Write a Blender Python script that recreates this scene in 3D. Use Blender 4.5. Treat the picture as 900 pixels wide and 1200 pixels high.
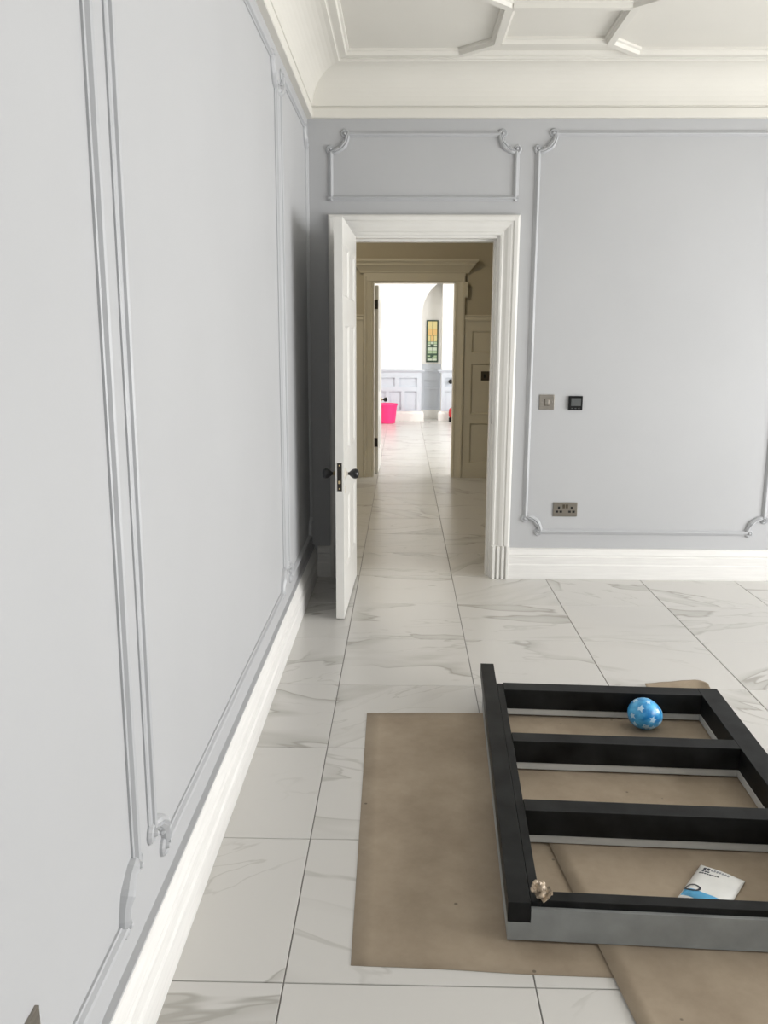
import bpy, bmesh, math, random
from mathutils import Vector, Matrix
R = math.radians
random.seed(7)
for o in list(bpy.data.objects):
    bpy.data.objects.remove(o, do_unlink=True)
S = bpy.context.scene
C = S.collection

# ------------------------------------------------------------------ camera
F_PX, PITCH, YAW, ROLL, CAM_H = 1003.3, 0.1993, 0.0212, 0.0042, 1.5066
fw = Vector((-math.sin(YAW) * math.cos(PITCH), math.cos(YAW) * math.cos(PITCH), -math.sin(PITCH)))
rt = Vector((math.cos(YAW), math.sin(YAW), 0))
up = rt.cross(fw)
r2 = rt * math.cos(ROLL) + up * math.sin(ROLL)
u2 = -rt * math.sin(ROLL) + up * math.cos(ROLL)
cd = bpy.data.cameras.new('camera')
cd.sensor_fit = 'VERTICAL'
cd.sensor_height = 24
cd.lens = F_PX / 1200 * 24
cd.clip_start = .02
cam = bpy.data.objects.new('camera', cd)
M = Matrix((r2, u2, -fw)).transposed().to_4x4()
M.translation = (0, 0, CAM_H)
cam.matrix_world = M
C.objects.link(cam)
S.camera = cam

# ------------------------------------------------------------------ light
S.view_settings.view_transform = 'Standard'
S.view_settings.look = 'None'
S.view_settings.gamma = 1
S.view_settings.use_curve_mapping = False
S.view_settings.exposure = 0.22
w = bpy.data.worlds.new('overcast_sky')
S.world = w
w.use_nodes = True
w.node_tree.nodes['Background'].inputs[0].default_value = (.92, .96, 1, 1)
w.node_tree.nodes['Background'].inputs[1].default_value = 1.0


def area(name, loc, target, sx, sy, power, col):
    l = bpy.data.lights.new(name, 'AREA')
    l.shape = 'RECTANGLE'
    l.size, l.size_y = sx, sy
    l.energy = power
    l.color = col
    o = bpy.data.objects.new(name, l)
    o.location = loc
    d = Vector(target) - Vector(loc)
    o.rotation_euler = d.to_track_quat('-Z', 'Y').to_euler()
    C.objects.link(o)
    return o


area('daylight_main_window', (4.75, 2.3, 1.16), (0, 2.3, 1.10), 4.3, 2.0, 240, (1, .995, .985))
area('daylight_front_window', (1.2, -2.95, 1.75), (1.2, 3, 1.0), 2.6, 2.2, 8, (1, .985, .965))
area('daylight_far_room', (3.6, 12.6, 1.9), (0, 14.0, 1.2), 3.4, 2.4, 180, (1, .985, .97))
area('fill_far_room_left', (-3.6, 11.4, 1.9), (0, 15.5, 1.3), 2.4, 2.4, 115, (1, .985, .97))  # unseen fill from the left, added to brighten the arched recess

# ------------------------------------------------------------------ helpers


def link(name, me, mat, parent=None, loc=None, rot=None, smooth=False):
    o = bpy.data.objects.new(name, me)
    C.objects.link(o)
    if mat is not None and not me.materials:
        me.materials.append(mat)
    if parent is not None:
        o.parent = parent
    if loc is not None:
        o.location = loc
    if rot is not None:
        o.rotation_euler = rot
    if smooth:
        for p in me.polygons:
            p.use_smooth = True
    return o


def fin(bm, name='m'):
    bmesh.ops.recalc_face_normals(bm, faces=bm.faces[:])
    me = bpy.data.meshes.new(name)
    bm.to_mesh(me)
    bm.free()
    return me


def bx(bm, x0, x1, y0, y1, z0, z1, bev=0):
    r = bmesh.ops.create_cube(bm, size=1)
    for v in r['verts']:
        v.co = Vector((x0 + (v.co.x + .5) * (x1 - x0), y0 + (v.co.y + .5) * (y1 - y0), z0 + (v.co.z + .5) * (z1 - z0)))
    if bev:
        es = list({e for v in r['verts'] for e in v.link_edges})
        bmesh.ops.bevel(bm, geom=es, offset=bev, segments=2, affect='EDGES', profile=.6)


def box(name, dims, mat, parent=None, bev=0, **k):
    bm = bmesh.new()
    bx(bm, *dims, bev=bev)
    return link(name, fin(bm, name), mat, parent, **k)


def tag(o, label=None, cat=None, group=None, kind=None):
    if label:
        o['label'] = label
    if cat:
        o['category'] = cat
    if group:
        o['group'] = group
    if kind:
        o['kind'] = kind
    return o


def empty(name, loc=(0, 0, 0), rz=0):
    o = bpy.data.objects.new(name, None)
    o.empty_display_size = .1
    o.location = loc
    o.rotation_euler = (0, 0, rz)
    C.objects.link(o)
    return o


def sweep_bm(bm, pts, prof, org, A, B, N, closed=False, scales=None):
    """profile (across, out) swept along a planar path given in (a, b)."""
    org, A, B, N = Vector(org), Vector(A), Vector(B), Vector(N)
    P = [Vector(p) for p in pts]
    n = len(P)
    rings = []
    for i in range(n):
        pv = P[i - 1] if (i > 0 or closed) else None
        nx = P[(i + 1) % n] if (i < n - 1 or closed) else None
        d1 = (P[i] - pv).normalized() if pv is not None else None
        d2 = (nx - P[i]).normalized() if nx is not None else None
        d1 = d1 if d1 is not None else d2
        d2 = d2 if d2 is not None else d1
        n1, n2 = Vector((-d1.y, d1.x)), Vector((-d2.y, d2.x))
        m = n1 + n2
        if m.length < 1e-6:
            m = n1.copy()
        m.normalize()
        m = m / max(.35, m.dot(n1))
        sc = scales[i] if scales else 1
        ring = []
        for s, h in prof:
            q = P[i] + m * (s * sc)
            ring.append(bm.verts.new(org + A * q.x + B * q.y + N * (h * sc)))
        rings.append(ring)
    k = len(prof)
    for i in range(n if closed else n - 1):
        a, b = rings[i], rings[(i + 1) % n]
        for j in range(k - 1):
            bm.faces.new((a[j], a[j + 1], b[j + 1], b[j]))
    if not closed:
        bm.faces.new(rings[0])
        bm.faces.new(rings[-1][::-1])


def sweep(name, pts, prof, org, A, B, N, mat, parent=None, closed=False, scales=None, smooth=False):
    bm = bmesh.new()
    sweep_bm(bm, pts, prof, org, A, B, N, closed, scales)
    return link(name, fin(bm, name), mat, parent, smooth=smooth)


def lathe(bm, prof, seg=24, mtx=None):
    rings = []
    for r, z in prof:
        rings.append([bm.verts.new((r * math.cos(2 * math.pi * i / seg), r * math.sin(2 * math.pi * i / seg), z)) for i in range(seg)])
    for a, b in zip(rings, rings[1:]):
        for i in range(seg):
            bm.faces.new((a[i], a[(i + 1) % seg], b[(i + 1) % seg], b[i]))
    bm.faces.new(rings[0][::-1])
    bm.faces.new(rings[-1])
    if mtx is not None:
        vs = [v for rg in rings for v in rg]
        bmesh.ops.transform(bm, matrix=mtx, verts=vs)


# ------------------------------------------------------------------ materials


def newmat(name):
    m = bpy.data.materials.new(name)
    m.use_nodes = True
    nt = m.node_tree
    return m, nt, nt.nodes['Principled BSDF']


def nd(nt, t, **k):
    n = nt.nodes.new(t)
    for a, v in k.items():
        setattr(n, a, v)
    return n


def paint(name, col, rough=.5, var=.03, vscale=3, bump=.0, bscale=60, metal=0, spec=.5, stretch=None):
    m, nt, b = newmat(name)
    tc = nd(nt, 'ShaderNodeTexCoord')
    src = tc.outputs['Object']
    if stretch:
        mp = nd(nt, 'ShaderNodeMapping')
        mp.inputs['Scale'].default_value = stretch
        nt.links.new(src, mp.inputs[0])
        src = mp.outputs[0]
    no = nd(nt, 'ShaderNodeTexNoise')
    no.inputs['Scale'].default_value = vscale
    no.inputs['Detail'].default_value = 5
    nt.links.new(src, no.inputs['Vector'])
    cr = nd(nt, 'ShaderNodeValToRGB')
    cr.color_ramp.elements[0].position = .3
    cr.color_ramp.elements[1].position = .7
    cr.color_ramp.elements[0].color = (*[max(0, c * (1 - var)) for c in col], 1)
    cr.color_ramp.elements[1].color = (*[min(1, c * (1 + var)) for c in col], 1)
    nt.links.new(no.outputs[0], cr.inputs[0])
    nt.links.new(cr.outputs[0], b.inputs['Base Color'])
    b.inputs['Roughness'].default_value = rough
    b.inputs['Metallic'].default_value = metal
    b.inputs['Specular IOR Level'].default_value = spec
    if bump:
        n2 = nd(nt, 'ShaderNodeTexNoise')
        n2.inputs['Scale'].default_value = bscale
        n2.inputs['Detail'].default_value = 4
        nt.links.new(src, n2.inputs['Vector'])
        bp = nd(nt, 'ShaderNodeBump')
        bp.inputs['Strength'].default_value = bump
        bp.inputs['Distance'].default_value = .002
        nt.links.new(n2.outputs[0], bp.inputs['Height'])
        nt.links.new(bp.outputs[0], b.inputs['Normal'])
    return m


M_wall = paint('pale_grey_paint', (.445, .450, .460), .6, .015, 2, .06, 90)
M_mould = paint('pale_grey_moulding_paint', (.445, .453, .468), .42, .015, 6)
M_white = paint('white_gloss_paint', (.71, .70, .67), .4, .02, 8, .08, 40)
M_primer = paint('white_primer_boards', (.74, .73, .71), .45, .04, 3, .12, 50, stretch=(2, 30, 30))
M_primerL = paint('white_primer_boards_side', (.76, .75, .73), .45, .05, 3, .12, 50, stretch=(30, 2, 30))
M_ceil = paint('warm_white_ceiling_paint', (.69, .672, .62), .65, .015, 3, .08, 60)
M_hall_dim = paint('dim_warm_hall_paint', (.60, .55, .425), .5, .02, 4)  # warm dim light of the hall mixed into its paint colour
M_hall_dimw = paint('dim_warm_hall_wall_paint', (.47, .415, .295), .6, .02, 4)  # hall wall paint, the warm dimness put into its colour
M_farw = paint('far_white_paint', (.86, .85, .82), .6, .01, 3)
M_farg = paint('far_pale_blue_grey_paint', (.60, .64, .70), .5, .01, 3)
M_black = paint('black_lacquer', (.0095, .010, .010), .45, .75, 9, .10, 60, spec=.17)
M_blackd = paint('black_inner_edge', (.006, .006, .006), .55, .2, 12)
M_steel = paint('grey_primer_metal', (.25, .26, .255), .55, .14, 12, .12, 70)
M_strip = paint('pale_grey_strip', (.50, .50, .48), .5, .05, 20)
M_knob = paint('black_knob', (.008, .008, .009), .28, .1, 10)
M_iron = paint('dark_iron', (.035, .03, .025), .4, .2, 30, metal=.6)
M_brass = paint('worn_brass', (.65, .52, .3), .35, .1, 30, metal=.9)
M_nickel = paint('brushed_nickel', (.29, .265, .23), .30, .1, 4, metal=.95, stretch=(1, 1, 60))
M_bronze = paint('antique_bronze', (.10, .08, .055), .4, .1, 20, metal=.7)
M_screen = paint('lcd_screen', (.085, .09, .09), .25, .1, 8)
M_dark = paint('black_plastic', (.006, .006, .0065), .4, .1, 10, spec=.2)
M_hole = paint('socket_hole', (.004, .004, .004), .8, .1, 10)
M_grout = paint('grey_grout', (.22, .21, .20), .85, .08, 20)
M_pink = paint('hot_pink_rubber', (.90, .035, .20), .5, .05, 5)
M_red = paint('red_enamel', (.62, .03, .035), .4, .1, 6)
M_green = paint('dark_green_leading', (.05, .085, .06), .5, .2, 20)
M_rosew = paint('white_rose', (.72, .68, .60), .4, .05, 10)


def marble():
    m, nt, b = newmat('veined_marble_tile')
    tc = nd(nt, 'ShaderNodeTexCoord')
    oi = nd(nt, 'ShaderNodeObjectInfo')
    mul = nd(nt, 'ShaderNodeVectorMath', operation='SCALE')
    cmb = nd(nt, 'ShaderNodeCombineXYZ')
    for i in range(3):
        nt.links.new(oi.outputs['Random'], cmb.inputs[i])
    nt.links.new(cmb.outputs[0], mul.inputs[0])
    mul.inputs['Scale'].default_value = 173
    mp = nd(nt, 'ShaderNodeMapping')
    mp.inputs['Scale'].default_value = (.55, 1.75, 1)
    ang = nd(nt, 'ShaderNodeMapRange')
    ang.inputs['To Min'].default_value = R(-52)
    ang.inputs['To Max'].default_value = R(38)
    nt.links.new(oi.outputs['Random'], ang.inputs[0])
    vr = nd(nt, 'ShaderNodeVectorRotate', rotation_type='Z_AXIS')
    nt.links.new(tc.outputs['Object'], vr.inputs['Vector'])
    nt.links.new(ang.outputs[0], vr.inputs['Angle'])
    nt.links.new(vr.outputs[0], mp.inputs[0])
    add = nd(nt, 'ShaderNodeVectorMath', operation='ADD')
    nt.links.new(mp.outputs[0], add.inputs[0])
    nt.links.new(mul.outputs[0], add.inputs[1])

    def veins(scale, dist, width, detail):
        n = nd(nt, 'ShaderNodeTexNoise')
        n.inputs['Scale'].default_value = scale
        n.inputs['Detail'].default_value = detail
        n.inputs['Roughness'].default_value = .52
        n.inputs['Distortion'].default_value = dist
        nt.links.new(add.outputs[0], n.inputs['Vector'])
        s = nd(nt, 'ShaderNodeMath', operation='SUBTRACT')
        nt.links.new(n.outputs[0], s.inputs[0])
        s.inputs[1].default_value = .5
        a = nd(nt, 'ShaderNodeMath', operation='ABSOLUTE')
        nt.links.new(s.outputs[0], a.inputs[0])
        mr = nd(nt, 'ShaderNodeMapRange', interpolation_type='SMOOTHSTEP')
        mr.inputs['From Min'].default_value = 0
        mr.inputs['From Max'].default_value = width
        mr.inputs['To Min'].default_value = 1
        mr.inputs['To Max'].default_value = 0
        nt.links.new(a.outputs[0], mr.inputs[0])
        return mr.outputs[0]

    def mask(scale, lo, hi):
        n = nd(nt, 'ShaderNodeTexNoise')
        n.inputs['Scale'].default_value = scale
        n.inputs['Detail'].default_value = 2
        nt.links.new(add.outputs[0], n.inputs['Vector'])
        mr = nd(nt, 'ShaderNodeMapRange', interpolation_type='SMOOTHSTEP')
        mr.inputs['From Min'].default_value = lo
        mr.inputs['From Max'].default_value = hi
        nt.links.new(n.outputs[0], mr.inputs[0])
        return mr.outputs[0]

    def mulm(a, b_):
        n = nd(nt, 'ShaderNodeMath', operation='MULTIPLY')
        nt.links.new(a, n.inputs[0])
        if isinstance(b_, float):
            n.inputs[1].default_value = b_
        else:
            nt.links.new(b_, n.inputs[1])
        return n.outputs[0]

    def mx(a, b_):
        n = nd(nt, 'ShaderNodeMath', operation='MAXIMUM')
        nt.links.new(a, n.inputs[0])
        nt.links.new(b_, n.inputs[1])
        return n.outputs[0]
    def band(scale, dist, width, detail):
        # one-sided soft band that ends in a sharp vein
        n = nd(nt, 'ShaderNodeTexNoise')
        n.inputs['Scale'].default_value = scale
        n.inputs['Detail'].default_value = detail
        n.inputs['Roughness'].default_value = .52
        n.inputs['Distortion'].default_value = dist
        nt.links.new(add.outputs[0], n.inputs['Vector'])
        cr = nd(nt, 'ShaderNodeValToRGB')
        el = cr.color_ramp.elements
        el[0].position = .488
        el[0].color = (0, 0, 0, 1)
        el[1].position = .5
        el[1].color = (1, 1, 1, 1)
        e = el.new(.5 + width)
        e.color = (0, 0, 0, 1)
        nt.links.new(n.outputs[0], cr.inputs[0])
        return cr.outputs[0]
    mk = mask(1.0, .40, .58)
    v1 = mulm(veins(1.25, .45, .013, 4), mk)
    v2 = mulm(mulm(band(1.25, .45, .075, 4), mk), .62)
    v3 = mulm(mulm(veins(2.4, .7, .016, 4), mask(1.7, .46, .62)), .5)
    fac = mulm(mx(mx(v1, v2), v3), .70)
    mix = nd(nt, 'ShaderNodeMix', data_type='RGBA')
    nt.links.new(fac, mix.inputs['Factor'])
    mix.inputs['A'].default_value = (.60, .585, .56, 1)
    mix.inputs['B'].default_value = (.31, .295, .26, 1)
    nt.links.new(mix.outputs['Result'], b.inputs['Base Color'])
    b.inputs['Roughness'].default_value = .27
    b.inputs['Specular IOR Level'].default_value = .45
    return m


M_tile = marble()


def kraft():
    m, nt, b = newmat('brown_kraft_paper')
    tc = nd(nt, 'ShaderNodeTexCoord')
    n1 = nd(nt, 'ShaderNodeTexNoise')
    n1.inputs['Scale'].default_value = 3.2
    n1.inputs['Detail'].default_value = 8
    n1.inputs['Roughness'].default_value = .65
    nt.links.new(tc.outputs['Object'], n1.inputs['Vector'])
    cr = nd(nt, 'ShaderNodeValToRGB')
    cr.color_ramp.elements[0].position = .32
    cr.color_ramp.elements[1].position = .62
    cr.color_ramp.elements[0].color = (.268, .212, .153, 1)
    cr.color_ramp.elements[1].color = (.372, .304, .226, 1)
    nt.links.new(n1.outputs[0], cr.inputs[0])
    # sparse dark specks
    n2 = nd(nt, 'ShaderNodeTexVoronoi')
    n2.inputs['Scale'].default_value = 9
    nt.links.new(tc.outputs['Object'], n2.inputs['Vector'])
    mr = nd(nt, 'ShaderNodeMapRange')
    mr.inputs['From Min'].default_value = .035
    mr.inputs['From Max'].default_value = .055
    mr.inputs['To Min'].default_value = .5
    mr.inputs['To Max'].default_value = 1
    nt.links.new(n2.outputs['Distance'], mr.inputs[0])
    mm = nd(nt, 'ShaderNodeVectorMath', operation='SCALE')
    nt.links.new(cr.outputs[0], mm.inputs[0])
    nt.links.new(mr.outputs[0], mm.inputs['Scale'])
    nt.links.new(mm.outputs[0], b.inputs['Base Color'])
    b.inputs['Roughness'].default_value = .75
    b.inputs['Specular IOR Level'].default_value = .25
    n3 = nd(nt, 'ShaderNodeTexNoise')
    n3.inputs['Scale'].default_value = 7
    n3.inputs['Detail'].default_value = 3
    nt.links.new(tc.outputs['Object'], n3.inputs['Vector'])
    bp = nd(nt, 'ShaderNodeBump')
    bp.inputs['Strength'].default_value = .35
    bp.inputs['Distance'].default_value = .01
    nt.links.new(n3.outputs[0], bp.inputs['Height'])
    nt.links.new(bp.outputs[0], b.inputs['Normal'])
    return m


M_kraft = kraft()


def emis(name, col, st):
    m, nt, b = newmat(name)
    b.inputs['Base Color'].default_value = (*[c * .15 for c in col], 1)
    b.inputs['Emission Color'].default_value = (*col, 1)
    b.inputs['Emission Strength'].default_value = st
    no = nd(nt, 'ShaderNodeTexNoise')
    no.inputs['Scale'].default_value = 30
    mrr = nd(nt, 'ShaderNodeMapRange')
    mrr.inputs['To Min'].default_value = st * .75
    mrr.inputs['To Max'].default_value = st * 1.25
    nt.links.new(no.outputs[0], mrr.inputs[0])
    nt.links.new(mrr.outputs[0], b.inputs['Emission Strength'])
    return m


# ------------------------------------------------------------------ room constants
XL, YB, YB2 = -.5725, 5.355, 5.60       # left wall, door wall front and hall faces
XR, YF = 4.45, -2.6                     # right wall, wall behind the camera
ZC, ZW = 3.06, 3.06
OX0, OX1, OZ = -.335, .558, 2.10        # doorway
T1 = 5.375                              # threshold joint
HY, HY2, T2 = 9.45, 9.66, 9.63          # hall far wall faces, second threshold
FX0, FX1 = -3.2, 3.2
FY = 16.16
FZ = 3.6

# ------------------------------------------------------------------ floor and tiles
TX0 = -.2727
fl = box('floor', (-3.6, 5.2, YF - .3, 17.6, -.08, -.0035), M_grout)
tag(fl, 'veined white marble tiled floor with thin grey joints', 'floor', kind='structure')
tile_cache = {}
G = .0017


def tile(x0, x1, y0, y1):
    wx, wy = round(x1 - x0, 4), round(y1 - y0, 4)
    if wx < .02 or wy < .02:
        return
    key = (wx, wy)
    if key not in tile_cache:
        bm = bmesh.new()
        hx, hy = wx / 2 - G, wy / 2 - G
        vb = [bm.verts.new(p) for p in ((-hx, -hy, -.006), (hx, -hy, -.006), (hx, hy, -.006), (-hx, hy, -.006))]
        e = .0012
        vm = [bm.verts.new(p) for p in ((-hx, -hy, -e), (hx, -hy, -e), (hx, hy, -e), (-hx, hy, -e))]
        vt = [bm.verts.new(p) for p in ((-hx + e, -hy + e, 0), (hx - e, -hy + e, 0), (hx - e, hy - e, 0), (-hx + e, hy - e, 0))]
        for i in range(4):
            j = (i + 1) % 4
            bm.faces.new((vb[i], vb[j], vm[j], vm[i]))
            bm.faces.new((vm[i], vm[j], vt[j], vt[i]))
        bm.faces.new(vt)
        bm.faces.new(vb[::-1])
        me = fin(bm, 'tile')
        me.materials.append(M_tile)
        tile_cache[key] = me
    o = bpy.data.objects.new('tile', tile_cache[key])
    C.objects.link(o)
    o.parent = fl
    o.location = ((x0 + x1) / 2, (y0 + y1) / 2, 0)
    return o


def grid(xs, ys, xlo, xhi, ylo, yhi):
    for a, b_ in zip(xs, xs[1:]):
        for c, d in zip(ys, ys[1:]):
            x0, x1, y0, y1 = max(a, xlo), min(b_, xhi), max(c, ylo), min(d, yhi)
            if x1 > x0 and y1 > y0:
                tile(x0, x1, y0, y1)


grid([TX0 + .6 * k for k in range(-1, 9)], [T1 - .6 * k for k in range(14, -1, -1)], XL, XR, YF, T1)
hp = (T2 - T1) / 7
grid([TX0 + .6 * k for k in range(-2, 4)], [T1 + hp * k for k in range(8)], -1.5, 2.1, T1, T2)
grid([TX0 + .6 * k for k in range(-1, 4)], [T2 + .6 * k for k in range(13)], -.9, 2.1, T2, 17.0)

# ------------------------------------------------------------------ ceiling of the room with ribs and cornice
ce = box('ceiling', (XL - .25, XR + .25, YF - .25, YB2, ZC, ZC + .15), M_ceil)
tag(ce, 'warm white plaster ceiling with raised geometric ribs', 'ceiling', kind='structure')
RIB = [(-.036, 0), (-.036, .012), (-.024, .016), (-.019, .034), (.019, .034), (.024, .016), (.036, .012), (.036, 0)]


def rib(pts):
    return sweep('ceiling_rib', pts, RIB, (0, 0, ZC), (1, 0, 0), (0, 1, 0), (0, 0, -1), M_ceil, ce)


RYB = 5.10
rib([(-.345, .2), (-.345, RYB), (.30, RYB), (.485, 4.925), (.485, 4.42), (.30, 4.24), (.30, 3.6), (.485, 3.42), (.485, 2.9)])
rib([(3.9, RYB), (1.262, RYB), (1.075, 4.925), (1.075, 4.42), (1.262, 4.24), (1.262, 3.6), (1.075, 3.42), (1.075, 2.9)])
rib([(.502, 4.925), (1.058, 4.925)])
rib([(.502, 4.42), (1.058, 4.42)])
rib([(.502, 3.42), (1.058, 3.42)])

COR = [(0, 2.766), (.030, 2.766), (.034, 2.770), (.034, 2.818), (.024, 2.822), (.024, 2.828), (.034, 2.831)]
COR += [(.034 + .168 * (1 - math.cos(t)), 2.831 + .185 * math.sin(t)) for t in [math.pi / 2 * k / 12 for k in range(1, 12)]]
COR += [(.202, 3.016), (.204, 3.024), (.214, 3.027), (.217, 3.038), (.230, 3.042), (.236, 3.052), (.240, ZC), (0, ZC)]



def cornice(name, path, label):
    bm = bmesh.new()
    P = path
    prof = [(o, z) for o, z in COR]
    sweep_bm(bm, P, prof, (0, 0, 0), (1, 0, 0), (0, 1, 0), (0, 0, 1))
    o = link(name, fin(bm, name), M_ceil)
    tag(o, label, 'cornice', kind='structure')
    return o


cornice('trim_1', [(XR, YF), (XR, YB), (XL, YB), (XL, YF)], 'deep cream plaster cove cornice around the room ceiling')

# ------------------------------------------------------------------ walls of the room
bm = bmesh.new()
bx(bm, XL - .25, XL, YF - .25, YB, 0, ZC)
wl = tag(link('wall_left', fin(bm), M_wall), 'pale grey painted wall with long moulded panel frames', 'wall', kind='structure')
bm = bmesh.new()
bx(bm, XL - .25, OX0 - .02, YB, YB2, 0, ZC)
bx(bm, OX1 + .02, XR, YB, YB2, 0, ZC)
bx(bm, OX0 - .02, OX1 + .02, YB, YB2, OZ + .02, ZC)
wb = tag(link('wall_back', fin(bm), M_wall), 'pale grey wall with doorway and scroll-cornered panel frames', 'wall', kind='structure')
WY0, WY1, WZ0, WZ1 = .1, 4.5, .12, 2.25
bm = bmesh.new()
bx(bm, XR, XR + .25, YF - .25, WY0, 0, ZC)
bx(bm, XR, XR + .25, WY1, YB2, 0, ZC)
bx(bm, XR, XR + .25, WY0, WY1, 0, WZ0)
bx(bm, XR, XR + .25, WY0, WY1, WZ1, ZC)
wr = tag(link('wall_right', fin(bm), M_wall), 'pale grey wall holding the wide main window', 'wall', kind='structure')
bm = bmesh.new()
bx(bm, XL - .25, -.1, YF - .25, YF, 0, ZC)
bx(bm, 2.5, XR + .25, YF - .25, YF, 0, ZC)
bx(bm, -.1, 2.5, YF - .25, YF, 0, WZ0)
bx(bm, -.1, 2.5, YF - .25, YF, WZ1, ZC)
wf = tag(link('wall_front', fin(bm), M_wall), 'pale grey wall with a window facing the doorway wall', 'wall', kind='structure')


def window_bars(name, label, horizontal_x, a0, a1, pos, n):
    root = tag(empty(name, (pos, (a0 + a1) / 2, WZ0) if not horizontal_x else ((a0 + a1) / 2, pos, WZ0)), label, 'window', kind='structure')
    L = a1 - a0
    pieces = []
    for t in [-L / 2 + .03] + [-L / 2 + L * i / n for i in range(1, n)] + [L / 2 - .03]:
        pieces.append((t - .03, t + .03, 0, WZ1 - WZ0))
    for z in (.03, (WZ1 - WZ0) * .62, WZ1 - WZ0 - .03):
        pieces.append((-L / 2, L / 2, z - .03, z + .03))
    for (p, q_, z0, z1) in pieces:
        if horizontal_x:
            box('window_bar', (p, q_, -.03, .03, z0, z1), M_white, root)
        else:
            box('window_bar', (-.03, .03, p, q_, z0, z1), M_white, root)


window_bars('window_1', 'wide white framed main window lighting the room', False, WY0, WY1, XR + .12, 4)
window_bars('window_2', 'white framed window in the wall facing the doorway', True, -.1, 2.5, YF - .12, 3)

# moulding on the walls
MP = [(-.016, 0), (-.016, .005), (-.012, .007), (-.008, .015), (-.002, .018), (.004, .015), (.006, .009), (.012, .007), (.016, .004), (.016, 0)]
MPr = [(-s, h) for s, h in MP][::-1]


def scroll(parent, fr, ca, cb, sa, sb, r, thick=1.05):
    """concave quarter scroll around outer corner (ca, cb); sa, sb point into the panel."""
    org, A, B, N = fr
    bm = bmesh.new()
    pts, sc = [], []
    nseg = 14
    for i in range(nseg + 1):
        t = math.pi / 2 * i / nseg
        pts.append((ca + sa * r * math.cos(t), cb + sb * r * math.sin(t)))
        sc.append(thick * (.82 + .5 * math.sin(2 * t) + .12 * math.sin(11 * t)))
    prof = [(-.013, 0), (-.013, .006), (-.008, .014), (-.002, .017), (.003, .012), (.006, .016), (.011, .010), (.013, 0)]
    sweep_bm(bm, pts, prof, org, A, B, N, scales=sc)
    # curled ends
    for end in (0, 1):
        cx, cy = (ca + sa * (r - .016), cb + sb * .000) if end == 0 else (ca + sa * .000, cb + sb * (r - .016))
        sp, ss = [], []
        for i in range(17):
            u = i / 16
            rad = .021 * (1 - u * .72)
            ph = u * math.pi * 2.4
            if end == 0:
                dx, dy = rad * math.cos(ph), -rad * math.sin(ph)
            else:
                dx, dy = -rad * math.sin(ph), rad * math.cos(ph)
            sp.append((cx + sa * dx, cy + sb * dy))
            ss.append(.85 * (1 - .45 * u))
        sweep_bm(bm, sp, prof, org, A, B, N, scales=ss)
        # boss in the curl
        mt = Matrix.Identity(4)
        o3 = Vector(org) + Vector(A) * cx + Vector(B) * cy
        rot = Matrix((Vector(A), Vector(B), Vector(N))).transposed().to_4x4()
        mt = Matrix.Translation(o3) @ rot
        lathe(bm, [(.009, 0), (.009, .012), (.006, .019), (.002, .021)], 10, mt)
    # leaf lobes along the arc
    for t in (.5, .8, 1.1):
        px, py = ca + sa * (r - .012) * math.cos(t), cb + sb * (r - .012) * math.sin(t)
        o3 = Vector(org) + Vector(A) * px + Vector(B) * py
        rot = Matrix((Vector(A), Vector(B), Vector(N))).transposed().to_4x4()
        lathe(bm, [(.011, 0), (.010, .006), (.006, .011), (.001, .013)], 8, Matrix.Translation(o3) @ rot)
    return link('corner_scroll', fin(bm), M_mould, parent, smooth=False)


def panel(parent, fr, a0, a1, b0, b1, r=.10, notch=(1, 1, 1, 1)):
    """notch order: (a0,b0) (a1,b0) (a1,b1) (a0,b1)."""
    org, A, B, N = fr

    def strip(p, q_):
        sweep('moulding_strip', [p, q_], MPr, org, A, B, N, M_mould, parent)
    n00, n10, n11, n01 = [r if k else -.016 for k in notch]
    strip((a0 + n00, b0), (a1 - n10, b0))
    strip((a1, b0 + n10), (a1, b1 - n11))
    strip((a1 - n11, b1), (a0 + n01, b1))
    strip((a0, b1 - n01), (a0, b0 + n00))
    for k, (ca, cb, sa, sb) in zip(notch, ((a0, b0, 1, 1), (a1, b0, -1, 1), (a1, b1, -1, -1), (a0, b1, 1, -1))):
        if k:
            scroll(parent, fr, ca, cb, sa, sb, r)


FB = ((0, YB, 0), (1, 0, 0), (0, 0, 1), (0, -1, 0))
panel(wb, FB, -.437, .658, 2.326, 2.685, .10, (0, 0, 1, 1))
panel(wb, FB, .783, 2.290, .306, 2.687, .10)
panel(wb, FB, 2.43, 3.95, .306, 2.687, .10)
FL = ((XL, 0, 0), (0, 1, 0), (0, 0, 1), (1, 0, 0))
panel(wl, FL, -.70, 1.652, .306, 2.687, .10)
panel(wl, FL, 1.772, 4.02, .306, 2.687, .10)
panel(wl, FL, 4.14, 5.24, .306, 2.687, .10)

# baseboards
BP = [(0, 0), (.032, 0), (.034, .01), (.034, .092), (.031, .097), (.029, .10), (.030, .145), (.024, .152), (.026, .160), (.020, .172), (.014, .186), (.014, .199), (0, .200)]


def baseboard(name, path, label, mat):
    o = sweep(name, path, BP, (0, 0, 0), (1, 0, 0), (0, 1, 0), (0, 0, 1), mat)
    return tag(o, label, 'baseboard', kind='structure')


baseboard('baseboard_left', [(XL, YB), (XL, YF)], 'tall rough white primed skirting along the left wall', M_primerL)
baseboard('baseboard_back', [(XR, YB), (.682, YB)], 'tall rough white primed skirting beside the doorway', M_primer)
baseboard('baseboard_corner', [(-.455, YB), (XL + .034, YB)], 'short shaded white skirting behind the open door', M_primer)
# grey painted top lip of the left skirting
sweep('painted_lip', [(XL, YB), (XL, YF)], [(0, .200), (.0155, .200), (.0155, .2065), (0, .2085)], (0, 0, 0), (1, 0, 0), (0, 1, 0), (0, 0, 1), M_wall,
      bpy.data.objects['baseboard_left'])

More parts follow.
